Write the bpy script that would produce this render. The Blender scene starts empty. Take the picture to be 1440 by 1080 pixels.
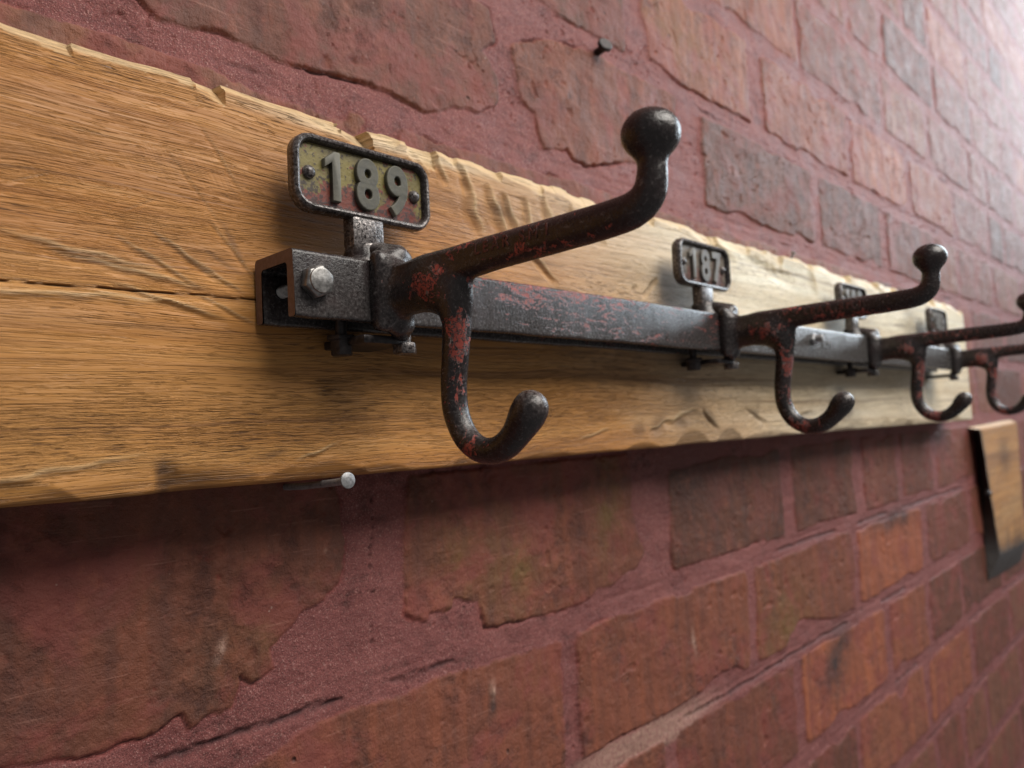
import bpy, math, random
import numpy as np
from mathutils import Matrix, Vector

MM = 0.001
Z0 = 1.5            # height of the eye line on the wall (metres)
WALL = 286.0        # mm from the lens to the wall face
sc = bpy.context.scene
col = sc.collection
rng = random.Random(7)

# ------------------------------------------------------------------ noise
def _hash(ix, iy, iz, seed):
    h = (ix.astype(np.int64) * 374761393 + iy.astype(np.int64) * 668265263 + iz * 2147483647 % 1274126177 + seed * 974634777) & 0xFFFFFFFF
    h = ((h ^ (h >> 13)) * 1274126177) & 0xFFFFFFFF
    h = ((h ^ (h >> 16)) * 2246822519) & 0xFFFFFFFF
    return (h ^ (h >> 15)) & 0xFFFFFFFF

def pn(x, y, seed=0):
    """gradient noise, about -1..1"""
    x = np.asarray(x, float); y = np.asarray(y, float)
    ix = np.floor(x); iy = np.floor(y)
    fx = x - ix; fy = y - iy
    u = fx * fx * fx * (fx * (fx * 6 - 15) + 10)
    v = fy * fy * fy * (fy * (fy * 6 - 15) + 10)
    def g(dx, dy):
        a = _hash(ix + dx, iy + dy, 0, seed) * (2 * math.pi / 4294967296.0)
        return np.cos(a) * (fx - dx) + np.sin(a) * (fy - dy)
    n0 = g(0, 0) * (1 - u) + g(1, 0) * u
    n1 = g(0, 1) * (1 - u) + g(1, 1) * u
    return (n0 * (1 - v) + n1 * v) * 1.5

def fbm(x, y, seed=0, oct=4, gain=.5):
    s = 0; a = 1.0; t = 0
    for i in range(oct):
        s = s + a * pn(x * 2 ** i + 17.3 * i, y * 2 ** i - 9.1 * i, seed + i); t += a; a *= gain
    return s / t

def cellr(i, seed=0):
    return _hash(np.asarray(i, float), np.asarray(i, float) * 0 + seed, 0, seed) / 4294967296.0

def sstep(a, b, x):
    t = np.clip((x - a) / (b - a), 0, 1)
    return t * t * (3 - 2 * t)

# ------------------------------------------------------------------ objects
def tag(o, label=None, cat=None, group=None, kind=None):
    if label: o['label'] = label
    if cat: o['category'] = cat
    if group: o['group'] = group
    if kind: o['kind'] = kind
    return o

def empty(name, x, p, z):
    o = bpy.data.objects.new(name, None)
    o.empty_display_size = .01
    col.objects.link(o)
    o.location = (x * MM, -p * MM, Z0 + z * MM)
    return o

def link(name, me, mat, parent=None):
    o = bpy.data.objects.new(name, me)
    if mat is not None and len(me.materials) == 0: me.materials.append(mat)
    col.objects.link(o)
    if parent: o.parent = parent
    return o

def np_mesh(name, V, F, smooth=True, attrs=None):
    """V: n x 3 metres, F: m x 4 (or m x 3) indices"""
    me = bpy.data.meshes.new(name)
    F = np.asarray(F, np.int32); k = F.shape[1]
    me.vertices.add(len(V)); me.vertices.foreach_set('co', np.asarray(V, np.float32).ravel())
    me.loops.add(F.size); me.loops.foreach_set('vertex_index', F.ravel())
    me.polygons.add(len(F))
    me.polygons.foreach_set('loop_start', np.arange(0, F.size, k, dtype=np.int32))
    me.polygons.foreach_set('loop_total', np.full(len(F), k, np.int32))
    me.polygons.foreach_set('use_smooth', np.full(len(F), smooth))
    me.update(calc_edges=True); me.validate()
    for n, a in (attrs or {}).items():
        at = me.attributes.new(n, 'FLOAT', 'POINT')
        at.data.foreach_set('value', np.asarray(a, np.float32).ravel())
    return me

def grid_faces(nu, nv):
    i = np.arange(nu * nv).reshape(nu, nv)
    return np.stack([i[:-1, :-1], i[1:, :-1], i[1:, 1:], i[:-1, 1:]], -1).reshape(-1, 4)

def lp(x, p, z):
    """local mm (x along wall, p out of wall, z up) -> local metres"""
    return (x * MM, -p * MM, z * MM)

class MB:
    """collects shapes in mm and builds ONE mesh object"""
    def __init__(s): s.v = []; s.f = []
    def add(s, vs, fs):
        b = len(s.v); s.v += [lp(*q) for q in vs]; s.f += [tuple(b + i for i in f) for f in fs]
    def box(s, x0, x1, p0, p1, z0, z1):
        vs = [(x, p, z) for x in (x0, x1) for p in (p0, p1) for z in (z0, z1)]
        s.add(vs, [(0, 1, 3, 2), (4, 6, 7, 5), (0, 4, 5, 1), (2, 3, 7, 6), (0, 2, 6, 4), (1, 5, 7, 3)])
    def lathe(s, axis, prof, n=24, ph=0.0, c=(0, 0, 0)):
        """prof: list of (t, r) along axis ('p' or 'z' or 'x')"""
        vs = []; fs = []
        for t, r in prof:
            for i in range(n):
                a = 2 * math.pi * i / n + ph
                u, w = r * math.cos(a), r * math.sin(a)
                if axis == 'p': q = (c[0] + u, c[1] + t, c[2] + w)
                elif axis == 'z': q = (c[0] + u, c[1] + w, c[2] + t)
                else: q = (c[0] + t, c[1] + u, c[2] + w)
                vs.append(q)
        m = len(prof)
        for j in range(m - 1):
            for i in range(n):
                fs.append((j * n + i, j * n + (i + 1) % n, (j + 1) * n + (i + 1) % n, (j + 1) * n + i))
        fs.append(tuple(range(n))); fs.append(tuple((m - 1) * n + i for i in range(n))[::-1])
        s.add(vs, fs)
    def tube(s, pts, n=14):
        """pts: list of (x,p,z,r)"""
        P = [np.array(q[:3], float) for q in pts]; vs = []; fs = []
        for j, q in enumerate(pts):
            d = P[min(j + 1, len(P) - 1)] - P[max(j - 1, 0)]; d /= np.linalg.norm(d)
            a = np.cross(d, (0.13, .21, .97)); a /= np.linalg.norm(a); b = np.cross(d, a)
            for i in range(n):
                t = 2 * math.pi * i / n
                vs.append(tuple(P[j] + q[3] * (math.cos(t) * a + math.sin(t) * b)))
        for j in range(len(pts) - 1):
            for i in range(n):
                fs.append((j * n + i, j * n + (i + 1) % n, (j + 1) * n + (i + 1) % n, (j + 1) * n + i))
        fs.append(tuple(range(n))); fs.append(tuple((len(pts) - 1) * n + i for i in range(n))[::-1])
        s.add(vs, fs)
    def build(s, name, mat, parent=None, smooth=False, bevel=0, seg=2, angle=40):
        me = bpy.data.meshes.new(name); me.from_pydata(s.v, [], s.f); me.update()
        import bmesh
        bm = bmesh.new(); bm.from_mesh(me); bmesh.ops.recalc_face_normals(bm, faces=bm.faces)
        if bevel:
            es = [e for e in bm.edges if len(e.link_faces) == 2 and e.calc_face_angle(0) > math.radians(angle)]
            bmesh.ops.bevel(bm, geom=es, offset=bevel * MM, segments=seg, affect='EDGES', profile=.5, clamp_overlap=True)
        bm.to_mesh(me); bm.free()
        if smooth or bevel:
            me.polygons.foreach_set('use_smooth', [True] * len(me.polygons))
            try: me.set_sharp_from_angle(angle=math.radians(38))
            except Exception: pass
        return link(name, me, mat, parent)

# ------------------------------------------------------------------ materials
class N:
    def __init__(s, name):
        s.m = bpy.data.materials.new(name); s.m.use_nodes = True
        s.t = s.m.node_tree; s.b = s.t.nodes['Principled BSDF']
    def n(s, typ, ins=None, **kw):
        o = s.t.nodes.new(typ)
        for k, v in kw.items(): setattr(o, k, v)
        for k, v in (ins or {}).items(): s.put(o.inputs[k], v)
        return o
    def put(s, sock, v):
        if hasattr(v, 'is_output') or isinstance(v, bpy.types.NodeSocket): s.t.links.new(v, sock)
        else: sock.default_value = v
    def co(s, kind='Object', scale=(1, 1, 1), rot=(0, 0, 0), off=None):
        c = s.n('ShaderNodeTexCoord').outputs[kind]
        if off is not None:
            c = s.n('ShaderNodeVectorMath', {0: c, 1: off}, operation='ADD').outputs[0]
        return s.n('ShaderNodeMapping', {'Vector': c, 'Scale': scale, 'Rotation': rot}).outputs[0]
    def noise(s, vec, scale, detail=4, rough=.55, dist=0):
        return s.n('ShaderNodeTexNoise', {'Vector': vec, 'Scale': scale, 'Detail': detail, 'Roughness': rough, 'Distortion': dist}).outputs[0]
    def attr(s, name): return s.n('ShaderNodeAttribute', attribute_name=name).outputs['Fac']
    def ramp(s, f, *st):
        r = s.n('ShaderNodeValToRGB', {'Fac': f}); e = r.color_ramp.elements
        while len(e) < len(st): e.new(.5)
        for k, (p, c) in enumerate(st):
            e[k].position = p
            c = (c, c, c) if isinstance(c, (int, float)) else c
            e[k].color = (*c[:3], 1)
        return r.outputs[0]
    def mix(s, f, a, b, mode='MIX'):
        o = s.n('ShaderNodeMix', data_type='RGBA', blend_type=mode)
        s.put(o.inputs[0], f)
        for i, v in ((6, a), (7, b)):
            if isinstance(v, tuple): v = (*v[:3], 1)
            s.put(o.inputs[i], v)
        return o.outputs[2]
    def math(s, op, a, b=0.0, clamp=False):
        o = s.n('ShaderNodeMath', operation=op, use_clamp=clamp); s.put(o.inputs[0], a); s.put(o.inputs[1], b)
        return o.outputs[0]
    def mr(s, v, a, b, c=0.0, d=1.0):
        return s.n('ShaderNodeMapRange', {'Value': v, 'From Min': a, 'From Max': b, 'To Min': c, 'To Max': d}).outputs[0]
    def bump(s, h, strength, dist, nrm=None):
        i = {'Height': h, 'Strength': strength, 'Distance': dist}
        if nrm is not None: i['Normal'] = nrm
        return s.n('ShaderNodeBump', i).outputs[0]
    def out(s, **kw):
        for k, v in kw.items():
            k = k.replace('_', ' ')
            if isinstance(v, tuple): v = (*v[:3], 1)
            s.put(s.b.inputs[k], v)
        return s.m

def mat_wall():
    s = N('painted_brick')
    c = s.co()
    br = s.attr('brick'); tone = s.attr('tone'); crack = s.attr('crack'); groove = s.attr('groove')
    pale = s.attr('pale'); dark = s.attr('dark_patch'); org = s.attr('orange'); olive = s.attr('olive')
    big = s.noise(c, 9, 3); mid = s.noise(c, 42, 6, .65); fine = s.noise(c, 380, 5, .7); grit = s.noise(c, 1500, 3, .7)
    streak = s.noise(s.co(scale=(85, 30, 7)), 1.0, 4, .6, .2)
    # mortar: thick plum paint
    mort = s.ramp(mid, (.25, (.180, .049, .046)), (.5, (.232, .070, .064)), (.78, (.30, .104, .094)))
    mort = s.mix(s.mr(grit, .44, .62, 0, .62), mort, (.080, .024, .024))
    mort = s.mix(s.mr(s.noise(c, 1700, 1, .5), .60, .70, 0, .7), mort, (.46, .25, .22))
    # brick faces: brown to red-brown, streaked
    b1 = s.ramp(tone, (0, (.100, .037, .020)), (.3, (.130, .044, .025)), (.6, (.180, .056, .032)), (.85, (.21, .080, .044)))
    b1 = s.mix(s.mr(streak, .35, .68, 0, .65), b1, (.066, .029, .023))
    b1 = s.mix(s.mr(mid, .5, .75, 0, .55), b1, (.165, .050, .040))
    b1 = s.mix(s.mr(fine, .55, .75, 0, .35), b1, (.055, .025, .020))
    bo = s.mix(s.mr(streak, .35, .66), (.34, .100, .044), (.20, .062, .036))
    b1 = s.mix(s.math('MULTIPLY', org, s.mr(big, .2, .5, .6, 1), True), b1, bo)
    b1 = s.mix(s.math('MULTIPLY', olive, s.mr(mid, .36, .6), True), b1, (.150, .085, .028))
    # paint washed over part of every brick
    wash = s.math('MULTIPLY', s.mr(s.noise(c, 20, 5, .65, .6), .50, .60, 0, .62), s.mr(tone, .05, .3, .25, 1))
    b1 = s.mix(wash, b1, (.205, .050, .042))
    base = s.mix(br, mort, b1)
    mot = s.noise(c, 105, 7, .74); mm = s.mr(s.noise(c, 26, 3), .42, .62)
    base = s.mix(s.math('MULTIPLY', s.mr(mot, .52, .66, 0, .60), mm), base, (.066, .026, .022))
    base = s.mix(s.mr(mot, .46, .36, 0, .35), base, s.mix(br, (.30, .10, .085), (.27, .085, .050)))
    scr = s.noise(s.co(scale=(26, 30, 520), rot=(0, .12, 0)), 1, 3, .6)
    base = s.mix(s.math('MULTIPLY', s.mr(scr, .62, .70, 0, .35), br), base, (.34, .16, .12))
    # red bleeding along brick edges
    edge = s.math('MULTIPLY', s.mr(crack, 0.02, .45), s.mr(big, .35, .6))
    base = s.mix(s.math('MULTIPLY', edge, .38), base, (.27, .048, .040))
    base = s.mix(s.mr(crack, .55, 1.0, 0, .75), base, (.034, .013, .012))
    base = s.mix(s.math('MULTIPLY', groove, .8), base, (.034, .018, .021))
    # pits
    vor = s.n('ShaderNodeTexVoronoi', {'Vector': c, 'Scale': 95.0}); vd = vor.outputs['Distance']
    pit = s.math('MULTIPLY', s.mr(vd, .06, .15, 1, 0), s.mr(s.noise(c, 60, 2), .60, .66), True)
    pit = s.math('MULTIPLY', pit, br)
    base = s.mix(s.math('MULTIPLY', pit, .8), base, (.024, .014, .013))
    v2 = s.n('ShaderNodeTexVoronoi', {'Vector': c, 'Scale': 210.0}).outputs['Distance']
    spk = s.math('MULTIPLY', s.mr(v2, .07, .13, 1, 0), s.mr(s.noise(c, 130, 2), .63, .67), True)
    base = s.mix(s.math('MULTIPLY', spk, .6), base, (.42, .30, .25))
    base = s.mix(s.math('MULTIPLY', dark, s.mr(mid, .3, .55), True), base, (.035, .026, .026))
    base = s.mix(s.math('MULTIPLY', pale, s.mr(fine, .3, .55), True), base, (.42, .26, .20))
    h = s.math('ADD', s.math('MULTIPLY', grit, s.mr(br, 0, 1, .75, .16)), s.math('MULTIPLY', fine, .9))
    h = s.math('SUBTRACT', h, s.math('MULTIPLY', pit, 1.3))
    h = s.math('ADD', h, s.math('MULTIPLY', mid, 1.4))
    h = s.math('SUBTRACT', h, s.math('MULTIPLY', s.math('MULTIPLY', s.mr(mot, .50, .66), mm), .6))
    nb = s.bump(h, .9, .0011)
    rough = s.mr(mid, .3, .7, .52, .72)
    return s.out(Base_Color=base, Roughness=rough, Normal=nb, Specular_IOR_Level=.36)

def mat_wood():
    s = N('oiled_wood')
    c = s.co()
    pale = s.attr('pale'); dark = s.attr('dark'); crackl = s.attr('split'); saw = s.attr('saw'); cut = s.attr('cut')
    warp = s.n('ShaderNodeVectorMath', {0: c, 1: s.n('ShaderNodeVectorMath', {0: s.n('ShaderNodeTexNoise', {'Vector': s.co(scale=(9, 1, 22)), 'Scale': 1.0, 'Detail': 2.0}).outputs['Color'], 1: (.0, .0, .009)}, operation='MULTIPLY').outputs[0]}, operation='ADD').outputs[0]
    def wm(sx, sz, rot=0.0):
        return s.n('ShaderNodeMapping', {'Vector': warp, 'Scale': (sx, 20, sz), 'Rotation': (0, rot, 0)}).outputs[0]
    g1 = s.noise(wm(2.2, 95, .05), 1, 5, .6, .4)
    g2 = s.noise(wm(14, 560, .03), 1, 4, .65)
    g3 = s.noise(wm(110, 1500), 1, 4, .65)
    broad = s.noise(wm(3, 16), 1, 3, .5)
    warm = s.ramp(g1, (.28, (.28, .100, .019)), (.44, (.385, .156, .033)), (.56, (.46, .200, .047)), (.75, (.54, .265, .075)))
    warm = s.mix(s.mr(broad, .4, .68, 0, .5), warm, (.47, .245, .075))
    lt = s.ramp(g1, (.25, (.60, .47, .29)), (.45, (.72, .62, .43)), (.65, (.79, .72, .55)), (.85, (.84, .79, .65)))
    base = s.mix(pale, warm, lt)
    base = s.mix(s.mr(g2, .54, .72, 0, .30), base, (.15, .058, .016))
    base = s.mix(s.mr(g2, .28, .42, .18, 0), base, (.60, .36, .15))
    base = s.mix(s.mr(g3, .60, .74, 0, .22), base, (.11, .050, .02))
    g4 = s.noise(wm(26, 2400), 1, 2, .5); g5 = s.noise(wm(130, 2300), 1, 2, .5)
    patch = s.mr(s.noise(wm(5, 26), 1, 3, .55), .46, .62)
    base = s.mix(s.math('MULTIPLY', s.mr(g4, .57, .66, 0, .34), s.math('ADD', s.math('MULTIPLY', patch, .8), .12)), base, (.17, .070, .020))
    base = s.mix(s.math('MULTIPLY', s.mr(g5, .60, .67), s.mr(s.noise(wm(10, 45), 1, 2), .49, .63, .03, .75), True), base, (.095, .040, .013))
    vein = s.mr(s.math('ABSOLUTE', s.math('SUBTRACT', s.noise(wm(.7, 70, .07), 1, 2, .5), .5)), 0, .014, 1, 0)
    base = s.mix(s.math('MULTIPLY', vein, .55), base, (.13, .052, .018))
    base = s.mix(s.math('MULTIPLY', cut, .6), base, (.72, .55, .32))
    dk = s.math('MULTIPLY', dark, s.mr(s.noise(wm(40, 160), 1, 4), .25, .6, .55, 1), True)
    base = s.mix(s.math('MULTIPLY', dk, .88), base, (.060, .026, .010))
    base = s.mix(crackl, base, (.018, .009, .005))
    base = s.mix(s.attr('dark_edge'), base, (.034, .028, .027))  # darkens the block's sides and its left and bottom front edges
    sawn = s.noise(s.n('ShaderNodeMapping', {'Vector': s.n('ShaderNodeMapping', {'Vector': c, 'Rotation': (0, .45, 0)}).outputs[0], 'Scale': (900, 20, 45)}).outputs[0], 1, 2, .5)
    saw = s.math('MULTIPLY', saw, s.mr(s.noise(wm(25, 70), 1, 3), .42, .62), True)
    sawh = s.math('MULTIPLY', sawn, saw)
    base = s.mix(s.math('MULTIPLY', s.mr(sawn, .52, .32), s.math('MULTIPLY', saw, .22)), base, (.20, .09, .03))
    fib = s.math('MULTIPLY', s.mr(g3, .45, .8), s.mr(s.noise(wm(9, 40), 1, 2), .45, .65))
    h = s.math('ADD', s.math('MULTIPLY', g2, .45), s.math('MULTIPLY', fib, -1.2))
    h = s.math('SUBTRACT', h, s.math('MULTIPLY', s.math('MULTIPLY', s.mr(g5, .56, .68), s.math('ADD', patch, .2)), 1.0)); h = s.math('SUBTRACT', h, s.math('MULTIPLY', s.mr(g4, .55, .68), .5))
    h = s.math('ADD', h, s.math('MULTIPLY', sawh, .35))
    nb = s.bump(h, .85, .0007)
    return s.out(Base_Color=base, Roughness=s.mr(g2, .3, .7, .42, .6), Normal=nb, Specular_IOR_Level=.45)

def mat_iron(name, flake_bias=0.0, worn=.5, steel=False, grain=(1.0, .75, .5)):
    s = N(name)
    rnd = s.n('ShaderNodeObjectInfo').outputs['Random']
    off = s.n('ShaderNodeCombineXYZ', {'X': s.math('MULTIPLY', rnd, 3.0), 'Y': rnd, 'Z': s.math('MULTIPLY', rnd, 2.0)}).outputs[0]
    c = s.co(off=off)
    n1 = s.noise(s.n('ShaderNodeMapping', {'Vector': c, 'Scale': grain}).outputs[0], 190, 8, .70, 1.1); n2 = s.noise(c, 800, 4, .6); n3 = s.noise(c, 70, 3); n4 = s.noise(c, 2600, 3, .6)
    fl = s.attr('flake'); wr = s.attr('wear'); bare = s.attr('bare')
    geo = s.n('ShaderNodeNewGeometry').outputs['Pointiness']
    blk = s.ramp(n2, (.3, (.011, .008, .008)), (.6, (.020, .0155, .016)), (.8, (.040, .031, .031)))
    blk = s.mix(s.mr(n3, .5, .7, 0, .5), blk, (.040, .022, .022))
    if steel:
        st = s.ramp(n2, (.3, (.050, .046, .045)), (.5, (.110, .104, .102)), (.75, (.22, .21, .205)))
        st = s.mix(s.mr(n1, .5, .7, 0, .6), st, (.09, .075, .07))
        blk = s.mix(s.math('MULTIPLY', bare, .9), blk, st)
    t = s.math('ADD', n1, s.math('MULTIPLY', fl, .30))
    t = s.math('ADD', t, s.math('MULTIPLY', s.math('SUBTRACT', n2, .5), .24))
    brk = s.mr(s.math('ABSOLUTE', s.math('SUBTRACT', s.noise(c, 420, 4, .65), .5)), .012, .045)
    red = s.math('MULTIPLY', s.mr(t, .685 - flake_bias, .70 - flake_bias), s.math('MULTIPLY', brk, s.math('SUBTRACT', 1.0, s.math('MULTIPLY', bare, .85))), True)
    redc = s.ramp(n2, (.3, (.17, .026, .020)), (.6, (.36, .062, .042)), (.8, (.46, .14, .10)))
    base = s.mix(red, blk, redc)
    rim = s.math('MULTIPLY', s.math('SUBTRACT', s.mr(t, .655 - flake_bias, .685 - flake_bias), red), .8, True)
    base = s.mix(rim, base, (.011, .008, .008))
    pw = s.math('ADD', s.math('ADD', s.mr(geo, .512, .58), wr), s.mr(s.noise(s.n('ShaderNodeMapping', {'Vector': c, 'Scale': (1.0, .25, .6)}).outputs[0], 1300, 3, .6), .60, .72, 0, .5))
    pw = s.math('MULTIPLY', pw, s.mr(n2, .38, .62), True)
    pw = s.math('MULTIPLY', pw, worn)
    base = s.mix(pw, base, (.34, .31, .30))
    rough = s.math('ADD', s.mr(n2, .3, .7, .16, .32), s.math('MULTIPLY', red, .2))
    metal = s.math('MULTIPLY', pw, .85)
    if steel: metal = s.math('MAXIMUM', metal, s.math('MULTIPLY', bare, .45))
    h = s.math('ADD', s.math('MULTIPLY', n2, .7), s.math('MULTIPLY', red, -.9))
    h = s.math('ADD', h, s.math('MULTIPLY', n4, .3))
    return s.out(Base_Color=base, Roughness=rough, Metallic=metal, Normal=s.bump(h, .55, .0005), Specular_IOR_Level=.5)

def mat_plate(name, paint, paint2, redness):
    s = N(name)
    c = s.co()
    n1 = s.noise(c, 170, 5, .65, .4); n2 = s.noise(c, 620, 4, .6); n3 = s.noise(c, 80, 3)
    sep = s.n('ShaderNodeSeparateXYZ', {0: c}).outputs[2]
    low = s.mr(sep, .086, .100, .20, -.01)      # the lower part has lost more paint
    base = s.mix(s.mr(n3, .4, .65), paint, paint2)
    r = s.mr(s.math('ADD', n1, low), .56, .60)
    base = s.mix(s.math('MULTIPLY', r, redness), base, (.14, .024, .022))
    base = s.mix(s.mr(s.math('ADD', n2, s.math('MULTIPLY', low, .4)), .55, .62, 0, .85), base, (.032, .022, .022))
    return s.out(Base_Color=base, Roughness=s.mr(n2, .3, .7, .35, .6), Metallic=.15, Normal=s.bump(n2, .4, .0004))

def mat_simple(name, c1, c2, scale=300, metal=0.0, r0=.3, r1=.55, bump=.3, edge=0.0):
    s = N(name)
    c = s.co(); n = s.noise(c, scale, 5, .6)
    bc = s.mix(s.mr(n, .35, .65), c1, c2)
    if edge:
        geo = s.n('ShaderNodeNewGeometry').outputs['Pointiness']
        bc = s.mix(s.math('MULTIPLY', s.mr(geo, .52, .62), edge), bc, (.36, .34, .28))
    return s.out(Base_Color=bc, Roughness=s.mr(n, .3, .7, r0, r1), Metallic=metal, Normal=s.bump(n, bump, .0003))

M = {}
M['wall'] = mat_wall(); M['wood'] = mat_wood()
M['iron'] = mat_iron('worn_black_iron', .022, .95)
M['rail'] = mat_iron('worn_steel_channel', -.012, .45, steel=True, grain=(.35, 1.0, 1.5))
M['rim'] = mat_iron('worn_plate_rim', -.03, .8)
M['plate'] = mat_plate('olive_plate_paint', (.175, .142, .040), (.115, .092, .034), .9)
M['plate_grey'] = mat_plate('grey_plate_paint', (.20, .175, .145), (.15, .13, .11), .5)
M['digit'] = mat_simple('worn_digit_metal', (.034, .032, .023), (.070, .066, .046), 420, .0, .5, .7, .5, .6)
M['digit_grey'] = mat_simple('worn_grey_digit_metal', (.075, .066, .057), (.13, .115, .10), 420, .0, .42, .6, .4, .35)
M['zinc'] = mat_simple('zinc_bolt', (.15, .145, .14), (.36, .35, .34), 420, .85, .28, .5, .25)
M['zinc_bright'] = mat_simple('galvanised_nail', (.20, .20, .205), (.36, .36, .37), 700, .5, .35, .5, .2)
M['black'] = mat_simple('black_nail', (.014, .012, .013), (.05, .042, .042), 500, .5, .3, .55, .4)
M['letter'] = mat_simple('worn_raised_letters', (.16, .040, .030), (.035, .020, .019), 900, .1, .45, .6, .4)
M['rust'] = mat_simple('cut_rusty_steel', (.105, .058, .045), (.17, .105, .085), 500, .25, .45, .7, .5)

# ------------------------------------------------------------------ brick wall
H = 88.0; ZB = 156.0       # course height and the level of one bed joint (mm above eye line)
ROWS = {   # course index: (left edge, right edge) of each brick face seen there, mm
    -6: [(318, 530), (552, 748), (765, 965), (987, 1166), (1192, 1400)],
    -5: [(-20, 190), (214, 428), (446, 625), (645, 847), (871, 991), (1015, 1142), (1160, 1378)],
    -4: [(-90, 112), (134, 333), (346, 552), (569, 775), (793, 1000), (1023, 1214), (1238, 1440)],
    -3: [(-30, 185), (226, 414), (455, 628), (654, 796), (826, 928), (950, 1066), (1090, 1270)],
    0: [(-110, 62), (86, 307), (320, 512), (534, 740), (764, 938), (965, 1150)],
    1: [(-10, 196), (222, 432), (459, 620), (652, 850), (867, 1054), (1077, 1270)],
    2: [(40, 250), (275, 490), (512, 731), (743, 975), (995, 1160), (1186, 1390)],
}
TONE = {(-3, 0): .40, (-3, 1): .45, (-3, 2): .10, (-3, 3): .2, (-4, 1): .62, (-4, 2): .55, (-4, 3): .35, (-4, 4): .9,
        (-5, 3): .8, (-5, 2): .6, (-6, 3): .8, (0, 1): .42, (0, 2): .50, (0, 3): .18, (1, 2): .85, (1, 3): .6, (1, 4): .8}
ORANGE = {(-3, 0): .12, (-4, 4): 1.0, (-5, 3): 1.0, (-5, 4): .6, (-6, 3): .8, (-6, 2): .6, (-4, 1): .28, (-4, 2): .3, (-5, 1): .35, (1, 2): .45, (1, 3): .35, (1, 4): .7, (0, 2): .12, (-4, 3): .35, (-3, 1): .2}

POLY = {   # broken outlines of the nearest bricks (mm)
    (-3, 0): [(-40, -96), (54.5, -92.4), (75.6, -96.7), (85.6, -99.4), (94.0, -100.8), (99.4, -99.1), (107.5, -100.1), (120.8, -95.8), (124.2, -101.4), (133.9, -98.9), (140.6, -99.1), (144.1, -88.4), (148.1, -92.1), (158.8, -89.2), (156.9, -80.4), (166.0, -73.8), (170.7, -69.6), (181.6, -66.6), (191.1, -60.0), (192.8, -46.3), (191.8, -29.4), (189.6, -18), (180, -10), (-40, -8)],
    (-3, 1): [(231, -18), (229.0, -24), (225.1, -47.7), (224.0, -81.2), (229.7, -85.3), (236.9, -86.8), (239.3, -83.7), (251.8, -85.2), (255.0, -80.0), (270.6, -84.1), (275.1, -98.8), (289.6, -99.8), (317.5, -101.2), (355.8, -101.8), (369.4, -95.7), (385.1, -96.4), (393.7, -92.3), (407.8, -90.7), (421.6, -82.1), (415.5, -71.7), (408.9, -51.1), (411.1, -31.4), (408, -18)],
    (-4, 1): [(128, -152), (138, -132), (145.0, -123.9), (168.2, -116.6), (176.5, -115.0), (194.0, -114.3), (215.6, -116.5), (235.7, -115.0), (249.1, -113.6), (267.9, -116.8), (280.5, -116.4), (333.0, -118.5), (331.0, -187), (135, -188)],
    (0, 1): [(88, 236), (86, 170), (110.2, 168.5), (118.0, 162.6), (132.8, 163.4), (144.2, 166.2), (151.1, 165.4), (168.7, 162.6), (189.0, 163.6), (208.0, 165.8), (219.4, 166.5), (235.0, 164.7), (252.1, 162.2), (261.9, 166.0), (273.2, 171.8), (290.5, 172.6), (305.0, 182.6), (307.2, 196.7), (294.1, 208.8), (305.9, 217.7), (301.5, 236)],
    (0, 2): [(317.1, 220.7), (323.1, 189.8), (334.9, 184.7), (338.2, 170.5), (342.8, 165.2), (364.4, 169.4), (369.5, 164.8), (383.7, 163.4), (436.2, 178.4), (472.3, 182.8), (492.6, 216.6), (498.9, 240), (496.2, 242), (426.1, 239.9), (401.7, 242.3), (365.7, 238.1), (345.3, 233.3)],
}

def poly_sdf(x, z, P):
    d = np.full(x.shape, 1e9); s_ = np.ones(x.shape)
    n = len(P)
    for i in range(n):
        ax, az = P[i]; bx, bz = P[i - 1]
        ex, ez = bx - ax, bz - az; wx, wz = x - ax, z - az
        t = np.clip((wx * ex + wz * ez) / (ex * ex + ez * ez), 0, 1)
        d = np.minimum(d, (wx - ex * t) ** 2 + (wz - ez * t) ** 2)
        c1 = z >= az; c2 = z < bz; c3 = ex * wz > ez * wx
        s_ = np.where((c1 & c2 & c3) | (~c1 & ~c2 & ~c3), -s_, s_)
    return s_ * np.sqrt(d)

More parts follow.
